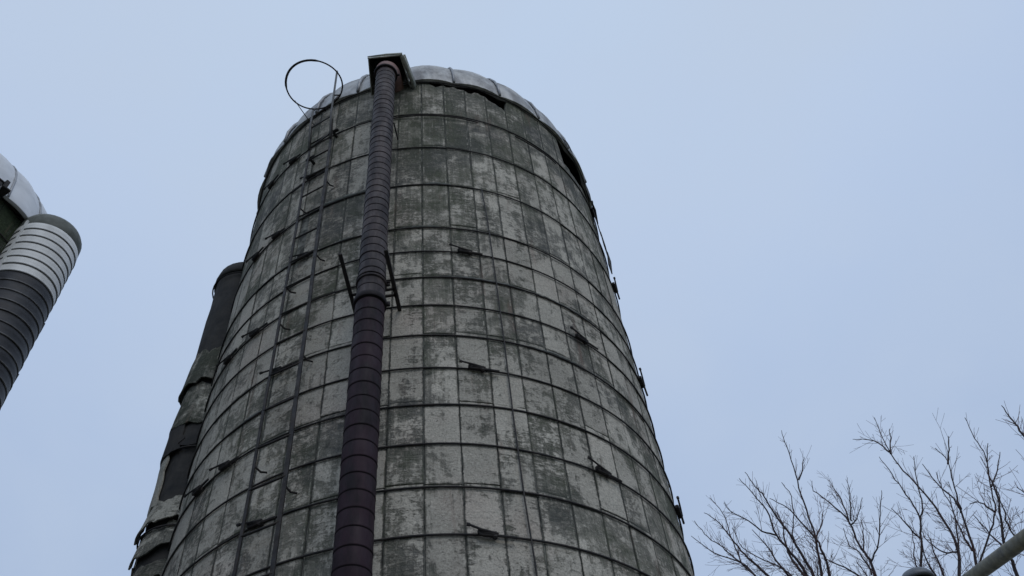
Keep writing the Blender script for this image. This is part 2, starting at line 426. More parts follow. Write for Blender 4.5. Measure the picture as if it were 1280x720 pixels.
# slack strands where old hoops have slipped
for (z, a0, a1, sg) in ((H0+15*HS-0.045, -1, 24, 0.02), (H0+15*HS-0.06, 36, 52, 0.05), (H0+13*HS-0.03, -32, -20, 0.03)):
    bm = bmesh.new(); pts = []
    for i in range(15):
        t = i/14; a = R_(a0+(a1-a0)*t)
        pts.append(cyl(a, R+0.012+0.02*math.sin(t*PI), z-sg*math.sin(t*PI)))
    tube(bm, pts, 0.008, 6); obj('slack_hoop', bm, M_IRON, silo, True)
# thick mortar smears on hoops (patches of lime)
def smear(z, a0, a1, seed, th=0.022):
    rnd = random.Random(seed); bm = bmesh.new(); pts = []; rad = []
    n = 22
    for i in range(n+1):
        t = i/n; a = R_(a0+(a1-a0)*t)
        pts.append(cyl(a, R+0.006, z+0.022+rnd.uniform(-0.006, 0.006))); rad.append(th*(0.25+0.75*math.sin(t*PI))*rnd.uniform(0.6, 1.1))
    tube(bm, pts, rad, 7); return bm
M_LIME = simple('lime_mortar', (0.22, 0.235, 0.23), (0.13, 0.14, 0.13), 18, 0.95, 0, 0.8, 0.01)
for i, (k, a0, a1) in enumerate(((11, -27, -3.5), (7, 11, 30), (9, -40, -20), (9, -14, -9), (9, 2, 12), (7, 33, 52), (11, 8, 15), (5, 30, 44), (4, -33, -27))):
    obj('mortar_smear', smear(H0+k*HS, a0, a1, i, 0.020 if k == 11 else 0.011), M_LIME, silo, True)
# thin vertical rod down the front
bm = bmesh.new()
pts = [cyl(R_(a), R+0.022, z+CAMZ) for a, z in ((22.9, 7.53), (23.6, 7.0), (24.0, 6.1), (24.3, 5.2), (24.4, 4.4), (24.7, 3.7), (25.2, 3.2), (25.6, 2.2), (25.6, 0.5), (25.6, -1.3))]
tube(bm, pts, 0.0065, 6); obj('lightning_cable', bm, M_IRON, silo, True)

# loose sheet scraps hanging on the right limb
bm = bmesh.new()
rnd = random.Random(3)
for (a, z, w, h) in ((74, 8.72, 0.24, 0.26), (78, 8.46, 0.20, 0.30), (79, 8.15, 0.16, 0.24), (76, 9.05, 0.22, 0.20), (72, 9.30, 0.2, 0.18)):
    a_ = R_(a); t = Vector((math.cos(a_), math.sin(a_), 0)); rad = cyl(a_, 1, 0)
    rot = Matrix((t, rad, Vector((0, 0, 1)))).transposed() @ Matrix.Rotation(rnd.uniform(-0.15, 0.15), 3, 'Z') @ Matrix.Rotation(rnd.uniform(-0.12, 0.12), 3, 'X')
    box(bm, cyl(a_, R+0.045, z+CAMZ), (w, 0.012, h), rot, 0, 0.003)
obj('loose_flashing', bm, M_TAR_SHADE, silo)

# roof
def sag(a):
    d = math.degrees(a) % 360
    if d > 180: d -= 360
    s = 0.0
    s += 0.010*math.sin(a*5)
    return s
roof = dome(silo, R+0.014, ZT+0.012, 24, M_ROOF, M_ROOFRIB, 0.024, 0.012, R_(2.6), 4, sag)
# wooden/iron plate ring under the eave (dark line below the sheets)
bm = bmesh.new(); ring(bm, (0, 0, ZT-0.008), R+0.018, 0.007, 120, 6, 0.004, 0.4); obj('eave_band', bm, M_IRON, roof, True)
# curled seam strips near the eave on the ladder side
for (a0, zz, ln) in ((-33, 0.10, 0.40), (-47, 0.08, 0.45), (57, 0.10, 0.40)):
    bm = bmesh.new(); pts = []
    for i in range(9):
        t = i/8; a = R_(a0+(-10 if a0 < 0 else 10)*t)
        pts.append(cyl(a, R+0.028+0.02*math.sin(t*PI), ZT+0.0+zz*1.1*math.sin(t*PI)))
    tube(bm, pts, 0.008, 6); obj('curled_strip', bm, M_ROOFRIB, roof, True)

# blower pipe -----------------------------------------------------------------
PB = R_(-14.70); PC = Vector((4.33*math.sin(PB), 4.33*math.cos(PB), 0))-AX
pipe = bpy.data.objects.new('blower_pipe', None); COL.objects.link(pipe); pipe.parent = silo; pipe.location = PC
pipe['label'] = 'dark ribbed blower pipe running up the front of the silo'
ZB = 5.33+CAMZ   # where the bracket is
def ribbed(z0, z1, r, step, name, m):
    bm = bmesh.new(); prof = []; z = z0; n = max(1, round((z1-z0)/step)); st = (z1-z0)/n
    rnd = random.Random(int(z0*10))
    for i in range(n):
        w = rnd.uniform(-0.0016, 0.0016)
        prof += [(r+0.0012+w, z, 0), (r+0.0018+w, z+0.008, 0), (r+w, z+0.020, 0), (r-0.0005+w, z+st-0.008, 0), (r-0.0006+w, z+st-0.0075, 1), (r-0.0050, z+st-0.006, 1), (r-0.0050, z+st-0.001, 1)]
        z += st
    prof.append((r+0.0025, z1, 0))
    lathe(bm, (0, 0), prof, 40)
    o = obj(name, bm, [m, M_SEAM], pipe, True); return o
rad = 0.1135
z = ZB-0.02
while z > 0.9:
    zb = max(z-3.03, 0.8); ribbed(zb, z-0.004, rad, 0.132, 'pipe_section', M_PIPE1); z = zb-0.0
ribbed(ZB+0.05, ZB+0.25, rad-0.002, 0.10, 'pipe_section', M_PIPE2)
ribbed(ZB+0.262, 9.50+CAMZ, rad-0.003, 0.104, 'pipe_section', M_PIPE2)
def band(z, r, h, m=M_SEAM, name='pipe_clamp'):
    bm = bmesh.new(); lathe(bm, (0, 0), [(r-0.012, z-h/2), (r, z-h/2), (r+0.004, z-h/2+0.004), (r+0.004, z+h/2-0.004), (r, z+h/2), (r-0.012, z+h/2)], 40)
    box(bm, (r+0.012, 0.02, z), (0.03, 0.02, h*0.9), None, 0, 0.003)
    return obj(name, bm, m, pipe, True)
band(ZB+0.015, rad+0.010, 0.055); band(ZB+0.255, rad+0.005, 0.022, M_PIPE2); band(ZB+0.29, rad+0.004, 0.014, M_PIPE2)
band(2.55+CAMZ, rad+0.006, 0.03)
# foot: intake elbow near the ground
bm = bmesh.new()
pts = [Vector((0, -0.55*math.sin(t)*1.0-(0), 0.8-0.45*(1-math.cos(t))-0.0)) for t in [0, 0.3, 0.6, 0.9, 1.2, 1.5]]
pts = [Vector((0, -0.45+0.45*math.cos(t), 0.8-0.45*math.sin(t))) for t in [0, 0.3, 0.6, 0.9, 1.2, PI/2]]+[Vector((0, -0.9, 0.35))]
tube(bm, pts, rad, 24); obj('intake_elbow', bm, M_PIPE1, pipe, True)
# top elbow going back over the wall under the hood
out = PC.copy(); out.z = 0; out.normalize()
zt = 9.50+CAMZ
bm = bmesh.new(); pts = []
for i in range(8):
    t = (PI/2)*i/7
    pts.append(Vector((0, 0, zt))+(-out)*(0.26*(1-math.cos(t)))+Vector((0, 0, 0.30*math.sin(t))))
pts.append(pts[-1]+(-out)*0.35)
tube(bm, pts, [rad+0.006+0.022*min(1, i/4) for i in range(len(pts))], 24); obj('top_elbow', bm, M_RED, pipe, True)
band(zt+0.008, rad+0.016, 0.03, M_SEAM)
# bracket: two arms from the wall with cross bars
br = bmesh.new()
zq = 5.60+CAMZ
pw = [Vector((-0.93, 4.50, zq))-AX-PC, Vector((-0.925, 3.88, zq))-AX-PC, Vector((-1.285, 4.52, zq))-AX-PC, Vector((-1.275, 3.86, zq))-AX-PC]
for a, b_ in ((0, 1), (2, 3)):
    bar(br, pw[a], pw[b_], 0.030, 0.012); bar(br, pw[a]+Vector((0.010 if a == 0 else -0.010, 0, 0.018)), pw[b_]+Vector((0.010 if a == 0 else -0.010, 0, 0.018)), 0.008, 0.030)
bar(br, pw[0]+(pw[1]-pw[0])*0.28, pw[2]+(pw[3]-pw[2])*0.28, 0.022, 0.012)
bar(br, pw[0]+(pw[1]-pw[0])*0.38, pw[2]+(pw[3]-pw[2])*0.38, 0.022, 0.012)
box(br, pw[0]+Vector((-0.02, 0.02, -0.03)), (0.16, 0.05, 0.09), Matrix.Rotation(0.05, 3, 'Z'), 0, 0.004)
box(br, pw[2]+Vector((0.0, 0.04, -0.02)), (0.08, 0.04, 0.09), None, 0, 0.004)
for a in (): bar(br, pw[a]+Vector((0, 0, -0.22)), pw[a]+Vector((0, -0.16, -0.004)), 0.02, 0.012, Vector((1, 0, 0)))
obj('bracket', br, M_IRON, pipe)
# stays near the lower frame
bm = bmesh.new()
for zz in (2.55+CAMZ, 8.3+CAMZ):
    for s in (-1, 1):
        sd = Vector((-out.y, out.x, 0))*s
        tube(bm, [sd*0.12+Vector((0, 0, zz)), sd*0.12-out*0.2+Vector((0, 0, zz))], 0.008, 6)
obj('stay', bm, M_IRON, pipe)

# hood over the pipe top -------------------------------------------------------
def P2(x, y, z): return Vector((x, y, z+CAMZ))-AX
bm = bmesh.new()
zl = 9.74
fl, fr = P2(-1.285, 4.10, zl+0.05), P2(-0.93, 4.13, zl+0.09)
bl, brr = P2(-1.34, 4.60, zl-0.02), P2(-0.86, 4.60, zl+0.0)
H = 0.26
def quad(vs, mi=0): 
    f = bm.faces.new([bm.verts.new(v) for v in vs]); f.material_index = mi
def plate(vs, n, t=0.012):
    n = n.normalized()*t
    a = [bm.verts.new(v) for v in vs]; b = [bm.verts.new(Vector(v)+n) for v in vs]
    bm.faces.new(a).material_index = 1; bm.faces.new(b[::-1]).material_index = 0
    for i in range(len(vs)):
        k = (i+1) % len(vs); bm.faces.new((a[i], b[i], b[k], a[k])).material_index = 0
u = Vector((0, 0, 1))
flt, frt = fl+u*0.035, fr+u*0.02
blt, brt = bl+u*0.46+Vector((0, 0.2, 0)), brr+u*0.46+Vector((0, 0.2, 0))
mt_l, mt_r = fl+u*0.24+Vector((0.02, 0.13, 0)), fr+u*0.24+Vector((0, 0.14, 0))
plate([fl, bl, bl+Vector((0, 0.25, 0)), blt, mt_l, flt], Vector((-1, 0, 0)))
plate([fr, frt, mt_r, brt, brr+Vector((0, 0.25, 0)), brr], Vector((1, 0, 0)))
plate([flt, frt, mt_r, mt_l], Vector((0, -1, 0.6)))
plate([mt_l, mt_r, brt, blt], Vector((0, -0.2, 1)))
plate([fl+Vector((-0.012, -0.012, -0.012)), fr+Vector((0.012, -0.012, -0.006)), frt+Vector((0.012, -0.012, 0)), flt+Vector((-0.012, -0.012, 0))], Vector((0, -1, 0)))
hood = obj('hood', bm, [M_HOOD, M_HOODIN], silo)
# rolled right edge of the hood and battens
bm = bmesh.new()
tube(bm, [fr+Vector((0.03, -0.01, 0.0)), fr+Vector((0.05, 0.10, 0.0)), brr+Vector((0.03, -0.16, 0.01)), brr+Vector((0.03, 0.02, 0))], [0.022, 0.028, 0.026, 0.02], 8)
bar(bm, fr+Vector((0.035, 0, 0.03)), brr+Vector((0.055, 0, 0.04)), 0.055, 0.02)
tube(bm, [flt+Vector((-0.015, -0.015, 0.0)), flt*0.5+frt*0.5+Vector((0.02, -0.022, 0.006)), frt+Vector((0.03, -0.015, 0))], [0.014, 0.017, 0.022], 8)
obj('hood_trim', bm, M_HOOD, hood, True)

# ladder ----------------------------------------------------------------------
ladder = bpy.data.objects.new('ladder', None); COL.objects.link(ladder); ladder.parent = silo
ladder['label'] = 'thin steel ladder with one cage ring above the roof edge'
def rail_pt(side, z):   # z above the camera
    t = (z-3.2)/(9.0-3.2)
    a = (-16.1-2.2*t) if side > 0 else (-23.4-1.9*t)
    return cyl(R_(a), R+0.10+(0.0 if z < 9.1 else 0.04), z+CAMZ)
for s, ztop in ((1, 10.42), (-1, 9.62)):
    bm = bmesh.new()
    zz = [-1.2+(9.15+1.2)*i/26 for i in range(27)]
    pts = [rail_pt(s, z)+Vector((noise.noise(Vector((z*0.8, s*3, 0)))*0.008, 0, 0)) for z in zz]
    for p, q in zip(pts, pts[1:]):
        rad_ = cyl(R_(-18), 1, 0)
        bar(bm, p, q+(q-p)*0.01, 0.034 if s > 0 else 0.024, 0.010, rad_)
    obj('rail', bm, M_LADDER, ladder)
    bm = bmesh.new()
    tube(bm, [rail_pt(s, 8.75)+cyl(R_(-18), 0.02, 0), rail_pt(s, 9.3)+cyl(R_(-18), 0.02, 0), rail_pt(s, ztop)+cyl(R_(-18), 0.02, 0)], 0.013, 8)
    obj('rail_extension', bm, M_RAILUP, ladder, True)
k = 0
z = -0.9
while z < 9.0:
    if not (7.15 < z < 7.3):
        a, b_ = rail_pt(1, z), rail_pt(-1, z)
        tl = noise.noise(Vector((z*3, 1, 0)))*0.012
        bm = bmesh.new(); tube(bm, [a+Vector((0, 0, tl)), b_-Vector((0, 0, tl))], 0.0095, 6); obj('rung', bm, M_LADDER, ladder, True)
    z += HS; k += 1
bm = bmesh.new(); tube(bm, [rail_pt(1, 8.93), rail_pt(-1, 8.80)], 0.012, 6); tube(bm, [rail_pt(1, 9.25), rail_pt(-1, 9.22)], 0.010, 6)
obj('rung', bm, M_RAILUP, ladder, True)
# standoffs: bent hooks between rail and hoop
for s, zs in ((1, (3.9, 5.2, 6.55, 7.85, 2.5)), (-1, (4.2, 5.75, 6.25, 7.55, 2.7))):
    for z in zs:
        bm = bmesh.new(); p = rail_pt(s, z); a = math.atan2(p.x, -p.y)
        tube(bm, [p+Vector((-0.0, 0, 0.05)), cyl(a+0.004, R+0.095, z+CAMZ+0.01), cyl(a+0.010, R+0.05, z+CAMZ-0.01), cyl(a+0.020, R+0.012, z+CAMZ+0.0)], 0.008, 6)
        obj('standoff', bm, M_IRON, ladder, True)
for s, z in ((1, 8.98), (-1, 8.62)):
    bm = bmesh.new(); p = rail_pt(s, z); a = math.atan2(p.x, -p.y)
    rot = Matrix.Rotation(a, 3, 'Z')
    box(bm, p+cyl(a, -0.03, 0), (0.12, 0.035, 0.03), rot, 0, 0.006); box(bm, p+cyl(a, -0.07, -0.02), (0.03, 0.09, 0.025), rot, 0, 0.006)
    obj('clamp', bm, M_IRON, ladder)
# cage ring: horizontal loop in front of the ladder top
C0 = Vector((-1.965, 4.285, 9.72+CAMZ))-AX
bm = bmesh.new(); n = 48; rr = []
pts = [C0+Vector((math.cos(2*PI*i/n)*0.325, math.sin(2*PI*i/n)*0.305, 0.015*math.sin(4*PI*i/n))) for i in range(n+1)]
rr = []
for i in range(n+1):
    a = 360*i/n
    rr.append(0.0135 if 185 < a < 290 else 0.009)
tube(bm, pts, rr, 8); obj('cage_hoop', bm, M_LADDER, ladder, True)
bm = bmesh.new()
tube(bm, [C0+Vector((-0.27, 0.16, 0)), C0+Vector((-0.16, 0.36, -0.10)), C0+Vector((-0.05, 0.55, -0.08))], 0.005, 6)
tube(bm, [rail_pt(-1, 9.62)+cyl(R_(-18), 0.02, 0), C0+Vector((-0.06, 0.30, 0))], 0.010, 6)
tube(bm, [rail_pt(1, 9.74)+cyl(R_(-18), 0.02, 0), C0+Vector((0.27, 0.17, 0))], 0.009, 6)
tube(bm, [rail_pt(-1, 9.5), cyl(R_(-23), R-0.1, ZT+0.42), cyl(R_(-19), R-0.05, ZT+0.46), rail_pt(1, 9.62)], 0.012, 6)
obj('cage_brace', bm, M_LADDER, ladder, True)

# ruined chute on the far left side ---------------------------------------------
CHB = R_(-26.9); CC = Vector((6.80*math.sin(CHB), 6.80*math.cos(CHB), 0))-AX
chute = bpy.data.objects.new('side_chute', None); COL.objects.link(chute); chute.parent = silo; chute.location = CC
chute['label'] = 'ruined dark chute with torn covers on the left side of the silo'
chn = math.atan2(CC.x, -CC.y)      # azimuth of the chute on the silo
def jag_sheet(z0, z1, r, a0, a1, seed, m, th=0.02, jag=0.06, tilt=0.0, parent=chute, name='cover_or_gap_sheet', dr=0.0):
    rnd = random.Random(seed); bm = bmesh.new()
    uva = bm.loops.layers.uv.new('arc'); uvc = bm.loops.layers.uv.new('cell'); sl_ = bm.faces.layers.float.new('stave_seed')
    n, nz = 18, 6; O, I = [], []
    e0 = [jag*(1.5*noise.noise(Vector((i_*0.35, seed*1.7, 0)))+rnd.uniform(-0.25, 0.25)) for i_ in range(n+1)]; e1 = [jag*(1.5*noise.noise(Vector((i_*0.35, seed*2.9, 5)))+rnd.uniform(-0.25, 0.25)) for i_ in range(n+1)]
    s0 = [rnd.uniform(-jag, jag)*0.6 for _ in range(nz+1)]; s1 = [rnd.uniform(-jag, jag)*0.6 for _ in range(nz+1)]
    for j in range(nz+1):
        t = j/nz; ro, ri = [], []
        for i in range(n+1):
            s = i/n; a = a0+(a1-a0)*s
            if i == 0: a += s0[j]/r
            if i == n: a += s1[j]/r
            z = z0+(z1-z0)*t+(e0[i]*(1-t)**3)+(e1[i]*t**3)
            q = r+dr*t+tilt*(t-0.5)+0.012*noise.noise(Vector((a*3, z*3, seed)))
            ro.append(bm.verts.new(cyl(a, q, z))); ri.append(bm.verts.new(cyl(a, q-th, z)))
        O.append(ro); I.append(ri)
    fs = []
    for j in range(nz):
        for i in range(n):
            fs.append((O[j][i], O[j][i+1], O[j+1][i+1], O[j+1][i])); fs.append((I[j][i], I[j+1][i], I[j+1][i+1], I[j][i+1]))
    for i in range(n):
        fs.append((O[0][i], I[0][i], I[0][i+1], O[0][i+1])); fs.append((O[nz][i], O[nz][i+1], I[nz][i+1], I[nz][i]))
    for j in range(nz):
        fs.append((O[j][0], O[j+1][0], I[j+1][0], I[j][0])); fs.append((O[j][n], I[j][n], I[j+1][n], O[j+1][n]))
    sd = rnd.random()
    for f_ in fs:
        f = bm.faces.new(f_); f[sl_] = sd
        for l in f.loops:
            co = l.vert.co; l[uva].uv = (math.atan2(co.x, -co.y)*r, co.z); l[uvc].uv = (0.5, 0.5)
    return obj(name, bm, m, parent)
RC = 0.34
A0, A1 = chn-R_(105), chn+R_(105)
jag_sheet(0.1, 6.95+CAMZ, 0.318, chn-R_(112), chn+R_(112), 30, M_TAR_SHADE, 0.012, 0.02, 0, name='shade_backing')  # added dark backing: gaps between covers show painted shade, not sky
jag_sheet(6.90+CAMZ, 8.33+CAMZ, 0.325, chn-R_(112), chn+R_(112), 31, M_TAR_SHADE, 0.014, 0.03, 0)  # dark sheet standing in for the shaded interior where the cover is missing
rp = random.Random(77)
z = 6.98
while z > -1.4:
    h = rp.uniform(0.26, 0.62); z0 = z-h
    m = M_TAR_SHADE if (5.6 < z < 6.0) else M_CHUTEP  # dark colour here stands for a shaded hole in the covers
    nsp = rp.randint(1, 3); a = -110
    for q in range(nsp):
        a2 = a+220/nsp*rp.uniform(0.7, 1.1) if q < nsp-1 else 108
        if not (rp.random() < 0.15 and 4.2 < z < 6.0):
            jag_sheet(z0+CAMZ+rp.uniform(0, 0.05), z+CAMZ+0.02, 0.338+rp.uniform(-0.010, 0.022), chn+R_(a), chn+R_(min(a2, 108)), 300+int(z*50)+q, m, 0.014, 0.055 if z > 3.6 else 0.02, rp.uniform(-0.055, 0.02))
        a = a2+rp.uniform(0, 4)
    z = z0
for (z0, z1, a0, a1) in ((7.0, 7.5, -106, -78), (7.62, 8.0, -108, -84), (5.75, 6.2, -110, -70), (5.5, 5.78, -104, -74), (6.3, 6.62, -108, -76)):
    jag_sheet(z0+CAMZ, z1+CAMZ, 0.352, chn+R_(a0), chn+R_(a1), int(z0*97), M_TAR_SHADE, 0.012, 0.05, -0.03)
jag_sheet(5.62+CAMZ, 5.92+CAMZ, 0.36, chn-R_(60), chn+R_(60), 66, M_TAR_SHADE, 0.010, 0.06, 0.0)  # dark sheet drawn as the shade inside an open gap
for z in (8.2, 5.60, 4.74, 3.94, 3.08, 2.15, 1.15, 0.1):
    bm = bmesh.new(); ring(bm, (0, 0, z+CAMZ), 0.352, 0.008, 24, 6, 0, 0, chn-R_(110), chn+R_(110)); obj('chute_hoop', bm, M_IRON, chute, True)
for s in (-1, 1):
    bm = bmesh.new(); a = chn+R_(112)*s
    tube(bm, [cyl(a, 0.325, 0.05), cyl(a, 0.325, 8.4+CAMZ)], 0.022, 6); obj('chute_rail', bm, M_IRON, chute)
bm = bmesh.new()
for i in range(11):
    zz = 0.5+i*0.9; tube(bm, [cyl(chn-1.7, 0.3, zz), cyl(chn+1.7, 0.3, zz)], 0.012, 6)
obj('chute_rung', bm, M_IRON, chute)
bm = bmesh.new()
lathe(bm, (0, 0), [(0.335, 8.26+CAMZ), (0.35, 8.27+CAMZ), (0.35, 8.32+CAMZ), (0.33, 8.43+CAMZ), (0.26, 8.53+CAMZ), (0.14, 8.59+CAMZ), (0.01, 8.60+CAMZ)], 28)
obj('chute_cap', bm, M_TAR_SHADE, chute, True)
bm = bmesh.new(); rnd = random.Random(8)
for z in (7.45, 7.1, 7.7, 6.2, 5.5):
    a = chn+R_(rnd.uniform(-95, -70)); p = cyl(a, 0.35, z+CAMZ); d = cyl(a, 1, 0)
    tube(bm, [p, p+d*0.05+Vector((0, 0, 0.03)), p+d*0.08+Vector((0, 0, -0.03)), p+d*0.03+Vector((0, 0, -0.07))], 0.004, 5)
obj('loose_wire', bm, M_IRON, chute)

# ================================================================== LEFT SILO
AX2 = Vector((-7.84, 5.87, 0)); R2 = 1.83; ZT2 = 9.78+CAMZ
silo2 = empty('concrete_silo', AX2, 'second silo at the left edge with white domed roof and ribbed white and black chute', 'silo', 'farm silos')
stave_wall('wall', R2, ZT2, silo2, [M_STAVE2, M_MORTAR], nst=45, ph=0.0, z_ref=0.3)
bm = bmesh.new(); lathe(bm, (0, 0), [(R2+0.16, -0.3), (R2+0.16, 0.09), (R2+0.14, 0.115), (R2-0.02, 0.115)], 72); obj('foundation', bm, M_CONC, silo2)
for k in range(24):
    z = 0.5+k*0.4525
    bm = bmesh.new(); ring(bm, (0, 0, z), R2+0.011, 0.0085, 120, 6, 0.003, k); h = obj('hoop', bm, M_IRON, silo2, True)
dome(silo2, R2+0.05, ZT2+0.01, 22, M_WHITE, M_ROOFRIB, 0.012, 0.04, R_(5), 9, None)
# bracket on its eave
bm = bmesh.new()
a = R_(63); rot = Matrix.Rotation(a, 3, 'Z')
for (da, dz, s) in ((0, 0, (0.20, 0.10, 0.07)), (4.2, 0.06, (0.05, 0.12, 0.16)), (-3.0, -0.05, (0.06, 0.1, 0.16)), (2, 0.1, (0.16, 0.05, 0.03)), (5, -0.02, (0.10, 0.16, 0.03))):
    box(bm, cyl(a+R_(da), R2+0.10, ZT2+0.03+dz), s, rot, 0, 0.006)
tube(bm, [cyl(a, R2+0.04, ZT2-0.3), cyl(a, R2+0.10, ZT2)], 0.012, 6)
obj('eave_bracket', bm, M_IRON, silo2)
# ribbed chute
b2 = R_(-44.45); C2 = Vector((8.30*math.sin(b2), 8.30*math.cos(b2), 0))-AX2
ch2 = bpy.data.objects.new('chute', None); COL.objects.link(ch2); ch2.parent = silo2; ch2.location = C2
n2 = math.atan2(C2.x, -C2.y)
def corr(z0, z1, step, m, m2, seed, r=0.355):
    n = round((z1-z0)/step); st = (z1-z0)/n; rnd = random.Random(seed)
    for i in range(n):
        bm = bmesh.new(); z = z0+i*st; w = rnd.uniform(-0.002, 0.002)
        lathe(bm, (0, 0), [(r-0.006, z+0.0, 1), (r+0.007+w, z-0.003, 1), (r+0.009+w, z+0.012, 0), (r+0.002+w, z+0.030, 0), (r+0.003+w, z+st*0.5, 0), (r-0.001+w, z+st-0.012, 0), (r-0.006, z+st-0.004, 0)], 36, n2-R_(128), n2+R_(128))
        obj('chute_sheet', bm, [m, m2], ch2, True)
corr(8.62+CAMZ, 9.62+CAMZ, 0.143, M_CHW, M_LAPW, 1, 0.392)
corr(0.3, 8.62+CAMZ, 0.168, M_CHD, M_CHDL, 2, 0.39)
bm = bmesh.new(); lathe(bm, (0, 0), [(0.365, 9.58+CAMZ), (0.388, 9.60+CAMZ), (0.385, 9.80+CAMZ), (0.36, 9.86+CAMZ), (0.20, 9.93+CAMZ), (0.01, 9.95+CAMZ)], 36)
obj('chute_lid', bm, M_LID, ch2, True)
for s, zt_, mm in ((-1, 9.66, M_CHW), (1, 8.5, M_TAR_SHADE)):
    bm = bmesh.new(); a = n2+R_(100)*s
    p = cyl(a, 0.40, 0)
    bar(bm, p+Vector((0, 0, 0.3)), p+Vector((0, 0, zt_+CAMZ)), 0.03 if s < 0 else 0.05, 0.02, cyl(a, 1, 0)); obj('chute_flange', bm, mm, ch2)
# ragged boards beyond the chute
for i in range(9):
    z1 = 8.55-0.9*i
    jag_sheet(max(0.1, z1-0.92+CAMZ), z1+CAMZ, 0.425, n2+R_(62), n2+R_(120), 80+i, M_TAR_SHADE, 0.02, 0.02, 0.02, ch2, 'side_board')

# ================================================================== TREES
def grow(bm, p, d, length, r, rnd, depth, up=0.25):
    """a wavy tapering shoot with side shoots"""
    n = max(3, int(length/0.12)); pts = [p]; rad = [r]; q = p.copy(); d = d.normalized()
    for i in range(n):
        d = (d+Vector((rnd.gauss(0, 0.05), rnd.gauss(0, 0.05), rnd.gauss(0, 0.04)+up*0.16))).normalized()
        q = q+d*(length/n); pts.append(q.copy()); rad.append(max(0.0022, r*(1-0.8*(i+1)/n)))
    tube(bm, pts, rad, 4 if r < 0.008 else 5, False, 1)
    if depth > 0:
        k = rnd.randint(1, 4) if depth > 1 else rnd.randint(0, 2)
        for _ in range(k):
            i = rnd.randint(1, n-1); dd = (pts[i+1]-pts[i]).normalized()
            ax = Vector((rnd.gauss(0, 1), rnd.gauss(0, 1), rnd.gauss(0, 1))).normalized()
            nd = Matrix.Rotation(rnd.uniform(0.35, 0.8), 3, dd.cross(ax).normalized()) @ dd
            grow(bm, pts[i], nd, length*rnd.uniform(0.25, 0.55), max(0.0025, rad[i]*0.55), rnd, depth-1, up)
def limb(bm, pts, r0, r1, rnd, twigs=10, tl=0.45):
    # smooth with small kinks
    out = []; 
    for i in range(len(pts)-1):
        a, b = pts[i], pts[i+1]
        p0 = pts[i-1] if i else a; p3 = pts[i+2] if i+2 < len(pts) else b
        m = 4
        for k in range(m):
            t = k/m
            q = 0.5*((2*a)+(b-p0)*t+(2*p0-5*a+4*b-p3)*t*t+(3*a-p0-3*b+p3)*t*t*t)
            out.append(q+Vector((rnd.gauss(0, 0.006), rnd.gauss(0, 0.006), rnd.gauss(0, 0.004))))
    out.append(pts[-1])
    n = len(out)-1
    rad = [r0+(r1-r0)*(i/n)**0.8 for i in range(n+1)]
    tube(bm, out, rad, 6, False)
    for _ in range(twigs):
        i = min(n-1, int(n*rnd.uniform(0.12, 0.98)))
        dd = (out[i+1]-out[i]).normalized()
        ax = Vector((rnd.gauss(0, 1), rnd.gauss(0, 1), rnd.gauss(0, 1))).normalized()
        nd = Matrix.Rotation(rnd.uniform(0.35, 0.85), 3, dd.cross(ax).normalized()) @ dd
        f = 1-i/n
        grow(bm, out[i], nd, tl*rnd.uniform(0.3, 1.0)*(0.22+1.25*f), min(rad[i]*0.45, 0.0046), rnd, 2 if f > 0.5 else (1 if f > 0.25 else 0))
    return out

